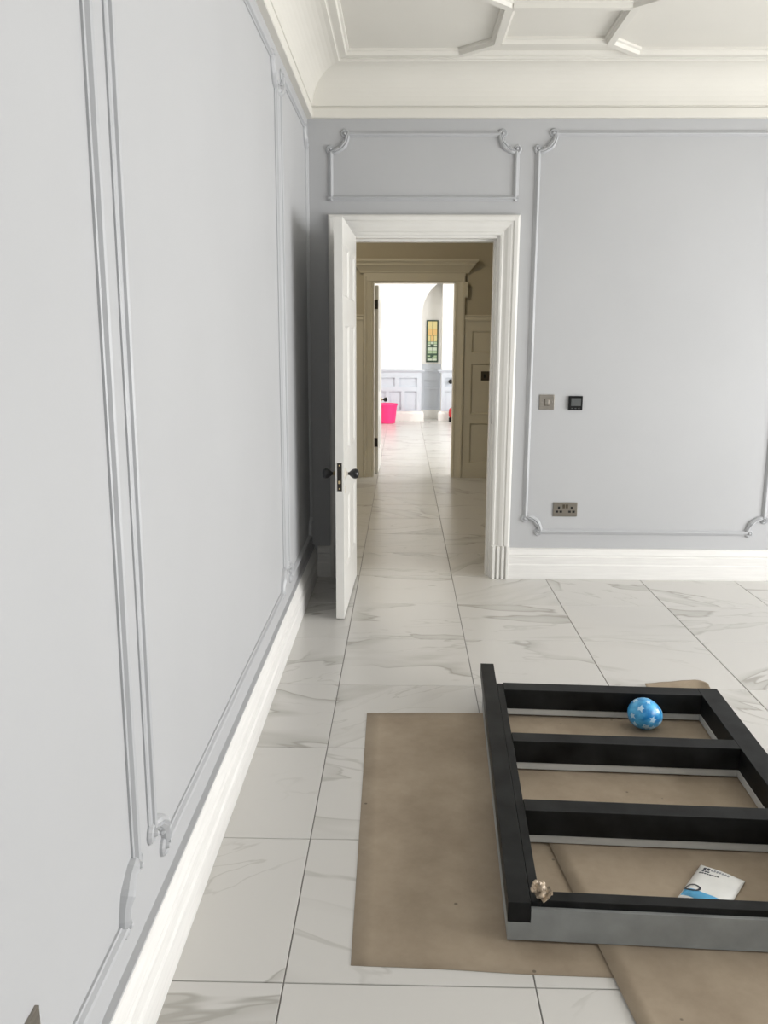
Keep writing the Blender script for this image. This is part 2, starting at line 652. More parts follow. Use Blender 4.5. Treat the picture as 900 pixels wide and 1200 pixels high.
# ------------------------------------------------------------------ doorway trim
ar = tag(empty('trim_2', ((OX0 + OX1) / 2, YB, 0)), 'moulded white door casing around the open doorway', 'door casing', kind='structure')
AP = [(0, 0), (0, .016), (.012, .020), (.020, .016), (.030, .020), (.044, .030), (.062, .036), (.074, .034), (.080, .042), (.100, .044), (.110, .038), (.113, .030), (.113, 0)]
ox = (OX0 + OX1) / 2


def arch_piece(name, pts, parent=ar):
    P = [(a - ox, b) for a, b in pts]
    return sweep(name, P, AP, (0, 0, 0), (1, 0, 0), (0, 0, 1), (0, -1, 0), M_white, parent)


def mitred(name, a, b_, ma, mb):
    """straight casing run a->b whose profile grows to the left, with mitres ma, mb (0 square, 1 mitre)."""
    bm = bmesh.new()
    a, b_ = Vector(a), Vector(b_)
    d = (b_ - a).normalized()
    n = Vector((-d.y, d.x))
    rings = []
    for p, m, s in ((a, ma, -1), (b_, mb, 1)):
        rings.append([bm.verts.new((p.x - ox + n.x * s0 + d.x * s * m * s0, -h, p.y + n.y * s0 + d.y * s * m * s0)) for s0, h in AP])
    for j in range(len(AP) - 1):
        bm.faces.new((rings[0][j], rings[0][j + 1], rings[1][j + 1], rings[1][j]))
    bm.faces.new(rings[0])
    bm.faces.new(rings[1][::-1])
    return link(name, fin(bm), M_white, ar)


ia0, ia1, iaz = OX0 - .006, OX1 + .016, OZ + .018
# profile grows to the left of travel: travel left->right over the head, up on the left side, down on the right
mitred('casing_side', (ia0, .215), (ia0, iaz), 0, 1)
mitred('casing_head', (ia0, iaz), (ia1, iaz), 1, 1)
mitred('casing_side', (ia1, iaz), (ia1, .215), 1, 0)
for s in (0, 1):
    x0 = ia0 - .116 if s == 0 else ia1 - .003
    bm = bmesh.new()
    bx(bm, x0 - ox, x0 + .119 - ox, -.030, 0, 0, .218, bev=.003)
    for k in range(4):
        c = x0 - ox + .016 + k * .029
        bx(bm, c - .009, c + .009, -.046, -.028, 0, .216, bev=.004)
    link('plinth_block', fin(bm), M_white, ar)
# jamb lining with stop
bm = bmesh.new()
bx(bm, OX1 - ox, OX1 + .02 - ox, 0, YB2 - YB, 0, OZ + .02)
bx(bm, OX0 - .02 - ox, OX0 - ox, 0, YB2 - YB, 0, OZ + .02)
bx(bm, OX0 - ox, OX1 - ox, 0, YB2 - YB, OZ, OZ + .02)
link('jamb_lining', fin(bm), M_white, ar)
bm = bmesh.new()
bx(bm, OX1 - .013 - ox, OX1 - ox, .055, .10, 0, OZ - .013)
bx(bm, OX0 - ox, OX0 + .013 - ox, .055, .10, 0, OZ - .013)
bx(bm, OX0 - ox, OX1 - ox, .055, .10, OZ - .013, OZ)
link('door_stop', fin(bm), M_white, ar)
box('strike_plate', (OX1 - .0015 - ox, OX1 + .001 - ox, .012, .036, .99, 1.06), M_bronze, ar)

# ------------------------------------------------------------------ doors


def panel_door(name, label, loc, rz, W, H, T, mat, knob_z, rows, hinge_zs, lock=True):
    """leaf in local coords: hinge edge at x=0, x along width, y thickness 0..T."""
    root = tag(empty(name, loc, rz), label, 'door', kind='structure')
    st = .105
    mid = W / 2
    z0 = 0.008
    for a, b_ in ((0, st), (W - st, W)):
        box('door_stile', (a, b_, 0, T, z0, H), mat, root, bev=.0015)
    edges = [z0] + [z for r in rows for z in r] + [H]
    for i in range(0, len(edges), 2):
        box('door_rail', (st, W - st, 0.0005, T - .0005, edges[i], edges[i + 1]), mat, root, bev=.001)
    for (za, zb) in rows:
        box('door_muntin', (mid - .045, mid + .045, .0008, T - .0008, za, zb), mat, root)
        for a, b_ in ((st, mid - .045), (mid + .045, W - st)):
            p = box('door_panel', (a, b_, .010, T - .010, za, zb), mat, root)
            bm = bmesh.new()
            bead = [(0, 0), (0, .008), (.004, .0075), (.010, .004), (.016, 0)]
            for yy, nn in ((.010, -1), (T - .010, 1)):
                path = [(a, za), (b_, za), (b_, zb), (a, zb)]
                sweep_bm(bm, path, bead, (0, yy, 0), (1, 0, 0), (0, 0, 1), (0, nn, 0), closed=True)
            link('panel_bead', fin(bm), mat, p)
    for side in (0, 1):
        y0 = 0 if side == 0 else T
        s = -1 if side == 0 else 1
        mt = Matrix.Translation((W - .062, y0, knob_z)) @ Matrix.Rotation(-s * math.pi / 2, 4, 'X')
        bm = bmesh.new()
        lathe(bm, [(.008, .004), (.008, .022), (.0105, .026), (.020, .036), (.0265, .048), (.0275, .058), (.023, .069), (.013, .075), (.003, .0765)], 24, mt)
        k = link('door_knob', fin(bm), M_knob, root, smooth=True)
        bm = bmesh.new()
        lathe(bm, [(.028, 0), (.028, .003), (.020, .006), (.011, .012), (.0085, .018)], 24, mt)
        link('knob_rose', fin(bm), M_rosew if s > 0 else M_brass, k, smooth=True)
        box('keyhole_cover', (W - .072, W - .052, y0 - .003 if s < 0 else y0, y0 if s < 0 else y0 + .003, knob_z - .105, knob_z - .065), M_rosew, root, bev=.001)
    if lock:
        lp = box('lock_plate', (W - .002, W + .0022, T * .22, T * .78, knob_z - .085, knob_z + .065), M_iron, root, bev=.0006)
        box('latch', (W, W + .007, T * .36, T * .62, knob_z - .045, knob_z - .030), M_brass, lp)
        for dz in (-.072, .052):
            bm = bmesh.new()
            lathe(bm, [(.004, 0), (.004, .0012), (.002, .002)], 10, Matrix.Translation((W + .002, T / 2, knob_z + dz)) @ Matrix.Rotation(math.pi / 2, 4, 'Y'))
            link('screw', fin(bm), M_brass, lp)
    for hz in hinge_zs:
        bm = bmesh.new()
        bx(bm, -.004, .0, 0.006, T - .004, hz - .05, hz + .05)
        lathe(bm, [(.007, -.05), (.007, .05)], 10, Matrix.Translation((-.004, -.004 if name == 'door_1' else T + .004, hz)))
        link('hinge', fin(bm), M_iron, root)
    return root


# room door: hinge on the left jamb, opened square into the room.  local x -> -Y, local y -> +X
dang = -math.pi / 2 - R(1.3)
panel_door('door_1', 'white panelled door standing open with black round knobs',
           (OX0 + .002, YB - .004, 0), dang, .885, 2.105, .045, M_white, .800,
           [(.24, .64), (.90, 1.58), (1.72, 1.98)], (.25, 1.05, 1.85))

# ------------------------------------------------------------------ plates on the room walls


def plate_root(name, label, cat, loc, rz, group=None):
    return tag(empty(name, loc, rz), label, cat, group)


def screw_dots(root, xs, z, T=.006):
    for x in xs:
        bm = bmesh.new()
        lathe(bm, [(.0035, 0), (.0035, .0008), (.002, .0014)], 10, Matrix.Translation((x, -T, z)) @ Matrix.Rotation(math.pi / 2, 4, 'X'))
        link('screw', fin(bm), M_nickel, root)


# local: x along wall, -y out of the wall
r_ = plate_root('light_switch', 'square brushed nickel light switch plate beside the black thermostat', 'switch', (.892, YB, 1.128), 0)
box('plate', (-.046, .046, -.006, 0, -.046, .046), M_nickel, r_, bev=.0012)
box('rocker', (-.013, .013, -.010, -.004, -.018, .018), M_nickel, r_, bev=.002)
box('rocker_surround', (-.016, .016, -.0072, -.005, -.022, .022), M_bronze, r_)
screw_dots(r_, (-.033, .033), 0)
r_ = plate_root('thermostat', 'square black thermostat with grey screen on pale grey wall', 'thermostat', (1.068, YB, 1.124), 0)
box('body', (-.043, .043, -.016, 0, -.043, .043), M_dark, r_, bev=.003)
box('screen', (-.028, .032, -.0168, -.015, -.018, .030), M_screen, r_)
for k in range(3):
    box('button', (-.026 + k * .021, -.016 + k * .021, -.0172, -.015, -.036, -.030), M_screen, r_)


def socket(name, label, loc, rz):
    r_ = plate_root(name, label, 'socket', loc, rz)
    pl_ = box('plate', (-.076, .076, -.007, 0, -.045, .045), M_nickel, r_, bev=.0012)
    for cx in (-.040, .040):
        for (dx, dz, w_, h_) in ((0, .010, .0065, .0085), (-.0125, -.014, .0080, .0068), (.0125, -.014, .0080, .0068)):
            box('pin_hole', (cx + dx - w_, cx + dx + w_, -.0078, -.006, dz - h_, dz + h_), M_hole, pl_)
    for cx in (-.010, .010):
        box('rocker', (cx - .007, cx + .007, -.011, -.005, .008, .032), M_bronze, r_, bev=.0015)
    screw_dots(r_, (-.063, .063), 0, .007)
    return r_


socket('wall_socket', 'brushed nickel double socket above white skirting of doorway wall', (1.036, YB, .452), 0)
socket('wall_socket', 'brushed metal double socket low on the left wall inside long panel', (XL, 1.082, .430), math.pi / 2)

# ------------------------------------------------------------------ hall beyond the doorway
HX0, HX1 = -2.2, 2.6
bm = bmesh.new()
bx(bm, HX0 - .2, HX0, YB2, HY, 0, ZC)
tag(link('wall_hall_left', fin(bm), M_hall_dimw), 'hall end wall with warm dim light put into its colour', 'wall', kind='structure')
bm = bmesh.new()
bx(bm, HX1, HX1 + .2, YB2, HY, 0, ZC)
tag(link('wall_hall_right', fin(bm), M_hall_dimw), 'hall end wall beyond the light plate, warm dim light in its colour', 'wall', kind='structure')
tag(box('ceiling_hall', (HX0 - .2, HX1 + .2, YB2, HY2, ZC, ZC + .15), M_hall_dimw), 'hall ceiling with warm dim light in its colour', 'ceiling', kind='structure')
QX0, QX1, QZ = -.318, .548, 2.10
bm = bmesh.new()
bx(bm, HX0 - 1.2, QX0 - .02, HY, HY2, 0, FZ)
bx(bm, QX1 + .02, HX1 + .8, HY, HY2, 0, FZ)
bx(bm, QX0 - .02, QX1 + .02, HY, HY2, QZ + .02, FZ)
wh = tag(link('wall_hall', fin(bm), M_hall_dimw), 'hall wall, warm dim light in its colour, with panelled dado and second doorway', 'wall', kind='structure')
# dado panelling: stiles, rails, panels
DP = [(0, 0), (.012, 0), (.012, 1.70), (.022, 1.715), (.030, 1.735), (.018, 1.75), (.014, 1.765), (0, 1.765)]


def hall_dado(xa, xb, cols):
    y1 = HY
    rows = [(.16, .61), (.70, 1.255), (1.36, 1.60)]
    ed = [.0] + [z for r in rows for z in r] + [1.70]
    for i in range(0, len(ed), 2):
        box('dado_rail', (xa, xb, y1 - (.03 if i == 0 else .022), y1, ed[i], ed[i + 1]), M_hall_dim, wh)
    xs = [xa] + [x for c in cols for x in c] + [xb]
    for (za, zb) in rows:
        for i in range(0, len(xs), 2):
            box('dado_stile', (xs[i], xs[i + 1], y1 - .022, y1, za, zb), M_hall_dim, wh)
        for (a, b_) in cols:
            p = box('dado_panel', (a, b_, y1 - .008, y1, za, zb), M_hall_dim, wh)
            bm = bmesh.new()
            sweep_bm(bm, [(a, za), (b_, za), (b_, zb), (a, zb)], [(0, 0), (0, .018), (.008, .016), (.014, .006), (.022, 0)],
                     (0, y1 - .008, 0), (1, 0, 0), (0, 0, 1), (0, -1, 0), closed=True)
            link('panel_bead', fin(bm), M_hall_dim, p)
    sweep('dado_cap', [(xb, y1), (xa, y1)], [(0, 1.70), (.03, 1.70), (.036, 1.715), (.030, 1.74), (.042, 1.75), (.040, 1.765), (0, 1.765)],
          (0, 0, 0), (1, 0, 0), (0, 1, 0), (0, 0, 1), M_hall_dim, wh)


hall_dado(.645, HX1, [(.735, 1.38), (1.47, 2.1)])
hall_dado(HX0, -.432, [(-1.9, -1.25), (-1.17, -.52)])
# second casing with cornice head
c2 = tag(empty('trim_3', ((QX0 + QX1) / 2, HY, 0)), 'door casing coloured for warm dim light, with projecting cornice head in the hall', 'door casing', kind='structure')
qx = (QX0 + QX1) / 2
CP = [(0, 0), (0, .018), (.014, .024), (.022, .020), (.05, .026), (.075, .034), (.082, .044), (.10, .044), (.104, .034), (.104, 0)]
for (a, b_) in (((QX0 - .004, 0), (QX0 - .004, QZ + .06)), ((QX1 + .004, QZ + .06), (QX1 + .004, 0))):
    sweep('casing_side', [(a[0] - qx, a[1]), (b_[0] - qx, b_[1])], CP, (0, 0, 0), (1, 0, 0), (0, 0, 1), (0, -1, 0), M_hall_dim, c2)
box('casing_head', (QX0 - .108 - qx, QX1 + .108 - qx, -.034, 0, QZ + .012, 2.20), M_hall_dim, c2)
bm = bmesh.new()
hw = (QX1 - QX0) / 2 + .108
hd = [(0, 2.195), (.036, 2.195), (.044, 2.205), (.044, 2.215), (.060, 2.235), (.085, 2.262), (.098, 2.27), (.100, 2.290), (.118, 2.306), (.126, 2.312), (.128, 2.335), (0, 2.335)]
sweep_bm(bm, [(hw, 0), (hw, -.001), (-hw, -.001), (-hw, 0)], hd, (0, 0, 0), (1, 0, 0), (0, 1, 0), (0, 0, 1))
link('cornice_head', fin(bm), M_hall_dim, c2)
bm = bmesh.new()
bx(bm, QX1 - qx, QX1 + .02 - qx, 0, HY2 - HY, 0, QZ + .02)
bx(bm, QX0 - .02 - qx, QX0 - qx, 0, HY2 - HY, 0, QZ + .02)
bx(bm, QX0 - qx, QX1 - qx, 0, HY2 - HY, QZ, QZ + .02)
link('jamb_lining', fin(bm), M_hall_dim, c2)
r_ = plate_root('casing_box', 'small box fixed to the side of the hall door casing', 'box', (.668, HY, 1.945), 0)
box('body', (-.016, .016, -.062, 0, 0, .16), M_hall_dim, r_, bev=.004)
box('cover', (-.019, .019, -.068, -.060, .01, .15), M_hall_dim, r_, bev=.003)
r_ = plate_root('hall_switch', 'dark bronze switch plate on the hall dado panel', 'switch', (.922, HY - .008, 1.118), 0)
box('plate', (-.074, .074, -.007, 0, -.049, .049), M_bronze, r_, bev=.0012)
for cx in (-.035, .035):
    box('rocker', (cx - .012, cx + .012, -.013, -.005, -.02, .02), M_iron, r_, bev=.002)
# hall ceiling lamp (out of view above the door head)
lamp = tag(empty('ceiling_lamp', (-.7, 7.4, ZC)), 'round warm flush lamp on the hall ceiling', 'lamp')
bm = bmesh.new()
lathe(bm, [(.17, -.02), (.17, 0)], 32)
link('lamp_base', fin(bm), M_white, lamp)
bm = bmesh.new()
lathe(bm, [(.02, -.10), (.08, -.092), (.13, -.07), (.155, -.02)], 32)
link('lamp_shade', fin(bm), emis('lamp_glass', (1, .87, .66), 74), lamp, smooth=True)

# ------------------------------------------------------------------ far room
tag(box('ceiling_far', (FX0 - 1, FX1 + 1, HY2, 17.4, FZ, FZ + .15), M_farw), 'white ceiling of the bright far room', 'ceiling', kind='structure')
for nm, x, lab in (('wall_far_left', FX0, 'white side wall of the far room with tall opening added to light the recess'), ('wall_far_right', FX1, 'white side wall of the far room with wide window')):
    s = -1 if x < 0 else 1
    x0, x1 = (x - .2, x) if s < 0 else (x, x + .2)
    ya, yb = (10.1, 12.7) if s < 0 else (10.8, 14.4)
    bm = bmesh.new()
    bx(bm, x0, x1, HY2, ya, 0, FZ)
    bx(bm, x0, x1, yb, 17.4, 0, FZ)
    bx(bm, x0, x1, ya, yb, 0, .7)
    bx(bm, x0, x1, ya, yb, 3.3, FZ)
    tag(link(nm, fin(bm), M_farw), lab, 'wall', kind='structure')
# end wall with arched recess: left jamb x=.345, arch radius .68
AX, AR, AZ = .345, .68, 1.96
bm = bmesh.new()
prof = [(FX0, 0), (AX, 0), (AX, AZ)]
for i in range(1, 25):
    t = math.pi * i / 24
    prof.append((AX + AR - AR * math.cos(t), AZ + AR * math.sin(t)))
prof += [(AX + 2 * AR, 0), (FX1, 0), (FX1, FZ), (FX0, FZ)]
f0 = [bm.verts.new((x, FY, z)) for x, z in prof]
f1 = [bm.verts.new((x, 16.62, z)) for x, z in prof]
bm.faces.new(f0)
bm.faces.new(f1)
for i in range(len(prof)):
    j = (i + 1) % len(prof)
    bm.faces.new((f0[i], f0[j], f1[j], f1[i]))
wfar = tag(link('wall_far', fin(bm), M_farw), 'white end wall with arched recess and pale blue grey dado', 'wall', kind='structure')
wa = tag(box('wall_alcove', (AX - .1, AX + 2 * AR + .1, 16.60, 16.80, 0, FZ), M_farw), 'white back wall of the arched recess around the stained glass', 'wall', kind='structure')
pier = tag(box('wall_pier', (.722, AX + 2 * AR, 16.22, 16.60, 0, FZ - .01), M_farw), 'white pier inside the arched recess', 'wall', kind='structure')


def far_dado(par, y, xa, xb, rows, cols, top, mat):
    ed = [.17] + [z for r in rows for z in r] + [top]
    for i in range(0, len(ed), 2):
        box('dado_rail', (xa, xb, y - .035, y, ed[i], ed[i + 1]), mat, par)
    for (za, zb), cs in zip(rows, cols):
        xs = [xa] + [x for c in cs for x in c] + [xb]
        for i in range(0, len(xs), 2):
            box('dado_stile', (xs[i], xs[i + 1], y - .035, y, za, zb), mat, par)
        for (a, b_) in cs:
            box('dado_panel', (a, b_, y - .004, y, za, zb), mat, par)


rows = [(.21, .55), (.64, .80)]
far_dado(wfar, FY, -.9, AX, rows, [[(-.83, -.61), (-.54, -.32), (-.25, -.03), (.045, .262)], [(-.85, -.50), (-.49 + .06, -.15), (-.07, .262)]], .90, M_farg)
sweep('dado_cap', [(AX, FY + .3), (AX, FY), (-.9, FY)], [(0, .895), (.038, .895), (.044, .905), (.062, .925), (.068, .945), (0, .95)], (0, 0, 0), (1, 0, 0), (0, 1, 0), (0, 0, 1), M_farg, wfar)
sweep('far_skirting', [(AX, FY + .3), (AX, FY), (-.9, FY)], [(0, 0), (.052, 0), (.052, .14), (.037, .16), (.035, .18), (0, .18)], (0, 0, 0), (1, 0, 0), (0, 1, 0), (0, 0, 1), M_farw, wfar)
far_dado(wa, 16.60, AX, .722, [(.20, .57), (.60, .74)], [[(.41, .69)], [(.41, .69)]], .90, M_farg)
sweep('dado_cap', [(.722, 16.60), (AX, 16.60)], [(0, .89), (.04, .89), (.055, .92), (.06, .935), (.02, .99), (0, 1.04)], (0, 0, 0), (1, 0, 0), (0, 1, 0), (0, 0, 1), M_farg, wa)
box('far_skirting', (AX, .722, 16.55, 16.60, 0, .169), M_farw, wa)
far_dado(pier, 16.22, .722, 1.40, [(.21, .55), (.64, .80)], [[(.79, 1.05)], [(.79, 1.05)]], .90, M_farg)
sweep('dado_cap', [(1.4, 16.22), (.722, 16.22), (.722, 16.55)], [(0, .895), (.038, .895), (.044, .905), (.062, .925), (.068, .945), (0, .95)], (0, 0, 0), (1, 0, 0), (0, 1, 0), (0, 0, 1), M_farg, pier)
sweep('far_skirting', [(1.4, 16.22), (.722, 16.22), (.722, 16.55)], [(0, 0), (.052, 0), (.052, .14), (.037, .16), (.035, .18), (0, .18)], (0, 0, 0), (1, 0, 0), (0, 1, 0), (0, 0, 1), M_farw, pier)

# stained glass; panes emit light in place of daylight behind them
win = tag(empty('window_3', (.551, 16.60, 1.078)), 'narrow stained glass window in yellow and green with dark border', 'window', kind='structure')
WW, WH = .226, .785
for (a, b_, c, d) in ((-WW / 2, WW / 2, 0, .028), (-WW / 2, WW / 2, WH - .022, WH), (-WW / 2, -WW / 2 + .022, .028, WH - .022), (WW / 2 - .022, WW / 2, .028, WH - .022)):
    box('window_frame', (a, b_, -.02, 0, c, d), M_green, win)
G_y = emis('glass_yellow', (.72, .60, .27), .8)
G_o = emis('glass_amber', (.76, .50, .19), .8)
G_g = emis('glass_pale_green', (.42, .53, .32), .8)
G_w = emis('glass_milky', (.58, .64, .48), .8)
G_d = emis('glass_deep_green', (.09, .15, .10), .6)
spec = [(.028, .07, [G_w, G_w]), (.07, .10, [G_d, G_g]), (.10, .13, [G_g, G_d, G_g]), (.13, .16, [G_d, G_d]), (.16, .215, [G_g, G_g]), (.215, .28, [G_w, G_w]),
        (.29, .335, [G_w, G_d, G_w]), (.335, .385, [G_g, G_w, G_g]), (.385, .50, [G_y, G_o, G_y]), (.50, .62, [G_o, G_o]), (.62, WH - .022, [G_y, G_y])]
iw = WW - .044
for (za, zb, cs) in spec:
    n = len(cs)
    for i, g in enumerate(cs):
        a = -iw / 2 + iw * i / n
        box('pane', (a + .003, a + iw / n - .003, -.010, -.004, za + .003, zb - .003), g, win)
box('leading', (-iw / 2, iw / 2, -.005, 0, .028, WH - .022), M_green, win)

# far door, pushed open into the far room
panel_door('door_2', 'white panelled door swung into the bright far room', (QX0 + .044, HY2 - .012, 0), R(89.0), .84, 2.08, .042, M_farw, .79,
           [(.24, .64), (.90, 1.50), (1.62, 1.94)], (.36, 1.88), lock=False)


# pink tub
tub = tag(empty('flexible_tub', (-.30, 15.72, 0)), 'hot pink flexible tub standing on the far room floor', 'tub')
bm = bmesh.new()
lathe(bm, [(.155, 0), (.165, .008), (.198, .33), (.198, .345), (.192, .345), (.16, .015), (.02, .014)], 36)
link('tub_body', fin(bm), M_pink, tub, smooth=False)
bm = bmesh.new()
lathe(bm, [(.196, .318), (.207, .320), (.210, .336), (.206, .352), (.194, .353), (.190, .335)], 36)
link('tub_rim', fin(bm), M_pink, tub)
# red canister
can = tag(empty('red_canister', (.945, 16.02, 0)), 'small red rounded canister with dark base beside the white pier', 'canister')
bm = bmesh.new()
lathe(bm, [(.075, 0), (.085, .01), (.085, .07), (.06, .085)], 24)
link('base', fin(bm), M_dark, can, smooth=True)
bm = bmesh.new()
lathe(bm, [(.07, .08), (.085, .10), (.09, .17), (.08, .235), (.05, .262), (.015, .268)], 28)
link('canister_body', fin(bm), M_red, can, smooth=True)
kb = tag(empty('round_knob', (.892, 16.20, .735)), 'round black knob on the white panelled pier', 'knob')
bm = bmesh.new()
lathe(bm, [(.014, 0), (.014, .02), (.035, .028), (.044, .042), (.040, .056), (.02, .064), (.003, .066)], 24, Matrix.Rotation(math.pi / 2, 4, 'X'))
link('knob_body', fin(bm), M_knob, kb, smooth=True)
bm = bmesh.new()
lathe(bm, [(.03, 0), (.03, .004), (.015, .010)], 24, Matrix.Rotation(math.pi / 2, 4, 'X'))
link('knob_rose', fin(bm), M_iron, kb)

# ------------------------------------------------------------------ paper on the floor


def sheet(name, label, corners, z, n=26, curl=None, group=None, seed=0, amp=.0012):
    """kraft sheet from four corners (near-left, near-right, far-right, far-left), slightly wavy and with thickness."""
    rnd = random.Random(seed)
    ph = [rnd.uniform(0, 6.28) for _ in range(6)]
    c = [Vector(p) for p in corners]
    org = (c[0] + c[1] + c[2] + c[3]) / 4
    bm = bmesh.new()
    g = []
    for j in range(n + 1):
        row = []
        for i in range(n + 1):
            u, v = i / n, j / n
            p = c[0].lerp(c[1], u).lerp(c[3].lerp(c[2], u), v)
            x, y = p.x, p.y
            zz = z + amp * (1 + .5 * math.sin(5 * x + ph[0]) + .5 * math.sin(7 * y + ph[1] + 2 * x))
            if curl:
                zz += curl(u, v)
            e = .0015 * math.sin(19 * u + ph[2]) * (1 if j in (0, n) else 0)
            row.append(bm.verts.new((x - org.x, y - org.y + e, zz)))
        g.append(row)
    for j in range(n):
        for i in range(n):
            bm.faces.new((g[j][i], g[j][i + 1], g[j + 1][i + 1], g[j + 1][i]))
    o = link(name, fin(bm), M_kraft, None, (org.x, org.y, 0), smooth=True)
    so = o.modifiers.new('thickness', 'SOLIDIFY')
    so.thickness = .0007
    so.offset = 1
    return tag(o, label, 'paper', group)


sheet('paper_sheet', 'large brown kraft paper sheet reaching furthest left under the black frame', [(-.116, 1.837), (1.20, 1.780), (1.29, 3.32), (-.136, 3.283)], .0008, seed=1, amp=.0006)


def curl2(u, v):
    return .002 * max(0, 1 - u * 9) ** 2


sheet('paper_sheet', 'brown kraft paper sheet overlapping another, under the white packet', [(.57, 1.35), (1.75, 1.20), (1.78, 2.60), (.452, 2.40)], .0030, curl=curl2, seed=2, amp=.0006)


def curl3(u, v):
    return .022 * max(0, (v - .5) / .5) ** 2 * (.5 + .6 * u)


def round_end(o):
    # far right corner rounded off
    me = o.data
    for v in me.vertices:
        lx = (v.co.x + .14) / .28
        if lx > .78:
            k = min(1, (lx - .78) / .22)
            v.co.y -= max(0, v.co.y + .15) / .3 * .085 * (1 - math.sqrt(max(0, 1 - k * k)))


round_end(sheet('paper_scrap', 'curled end of brown kraft paper sticking out beyond the black frame', [(1.08, 3.355), (1.36, 3.345), (1.355, 3.63), (1.085, 3.60)], .0012, curl=curl3, seed=4, amp=.0006))

# ------------------------------------------------------------------ black frame lying on the paper
FZ0 = .0085
fr_ = tag(empty('black_frame', (.277, 1.93, FZ0), -R(2.6)), 'black lacquered three-opening frame with grey underside lying on kraft paper', 'frame')
TOP = .116 - FZ0
SP = .034 - FZ0       # pale strip height inside


def fbox(name, u0, u1, v0, v1, z0, z1, mat, bev=.0015, parent=fr_):
    return box(name, (u0, u1, v0, v1, z0, z1), mat, parent, bev=bev)


Wd, Ln = .948, 1.42
fbox('outer_stile', 0, .057, .001, 1.632, .050, TOP - .002, M_black)
fbox('inner_stile', .0585, .083, .012, Ln, SP, TOP - .005, M_black)
fbox('outer_stile', .869, Wd, .012, Ln, SP + .03, TOP, M_black)
for (v0, v1) in ((.012, .050), (.436, .502), (.892, .960), (1.346, Ln)):
    fbox('cross_rail', .083, .869, v0, v1, SP, TOP - .0005, M_black)
# black lower lining behind outer right stile
fbox('stile_lining', .869, .90, .012, Ln, SP, SP + .0305, M_black, 0)
# grey body round the outside
fbox('grey_side', 0, .06, 0.0125, Ln, 0, .0495, M_steel)
fbox('grey_side', .905, Wd, 0.0125, Ln, 0, SP + .0295, M_steel)
bm = bmesh.new()
pg = [(0, 0), (Wd, 0), (Wd, .089), (.0585, .089), (.0585, .0495), (0, .0495)]
ga = [bm.verts.new((x, 0, z)) for x, z in pg]
gb_ = [bm.verts.new((x, .0115, z)) for x, z in pg]
bm.faces.new(ga)
bm.faces.new(gb_)
for i in range(len(pg)):
    j = (i + 1) % len(pg)
    bm.faces.new((ga[i], ga[j], gb_[j], gb_[i]))
link('grey_end', fin(bm), M_steel, fr_)
fbox('grey_end', .0605, .9045, Ln - .03, Ln, 0, SP - .0005, M_steel, .001)
# pale strips under every inner edge
for (v0, v1) in ((.0125, .047), (.439, .499), (.895, .957), (1.349, Ln - .031)):
    fbox('pale_strip', .087, .865, v0, v1, 0.0, SP - .0006, M_strip, .001)
fbox('pale_strip', .061, .080, .0125, Ln - .031, 0.0, SP - .0006, M_strip, .001)
fbox('pale_strip', .8655, .9045, .0125, Ln - .031, 0.0, SP - .0006, M_strip, .001)


# ------------------------------------------------------------------ blue ball
def ballmat():
    m, nt, b = newmat('blue_star_print')
    tc = nd(nt, 'ShaderNodeTexCoord')
    n1 = nd(nt, 'ShaderNodeTexNoise')
    n1.inputs['Scale'].default_value = 30
    n1.inputs['Detail'].default_value = 4
    nt.links.new(tc.outputs['Object'], n1.inputs['Vector'])
    cr = nd(nt, 'ShaderNodeValToRGB')
    cr.color_ramp.elements[0].position = .38
    cr.color_ramp.elements[1].position = .68
    cr.color_ramp.elements[0].color = (.010, .19, .50, 1)
    cr.color_ramp.elements[1].color = (.10, .47, .80, 1)
    nt.links.new(n1.outputs[0], cr.inputs[0])
    nt.links.new(cr.outputs[0], b.inputs['Base Color'])
    b.inputs['Roughness'].default_value = .3
    return m


BX, BY, BR = .965, 3.165, .062
ball = tag(empty('egg_ball', (BX, BY, .0062)), 'egg-shaped blue mottled ball with pale star marks', 'ball')
bm = bmesh.new()
bmesh.ops.create_icosphere(bm, subdivisions=5, radius=1)
bc = Vector((0, 0, .058))
bax = Matrix.Rotation(R(24), 3, 'Y') @ Matrix.Rotation(R(12), 3, 'Z')
for v in bm.verts:
    t = v.co.x
    k = 1 - .12 * t
    q_ = Vector((t * .071, v.co.y * .061 * k, v.co.z * .060 * k))
    v.co = bax @ q_ + bc
zmin = min(v.co.z for v in bm.verts)
for v in bm.verts:
    v.co.z -= zmin
bshift = -zmin
bb = link('ball_body', fin(bm), ballmat(), ball, smooth=True)
M_star = paint('pale_blue_print', (.46, .68, .86), .4, .08, 20)


def egg_pt(d, off):
    d = d.normalized()
    t = d.x
    k = 1 - .12 * t
    q_ = Vector((t * .071, d.y * .061 * k, d.z * .060 * k))
    q_ = q_ * (1 + off)
    p = bax @ q_ + bc
    p.z += bshift
    return p


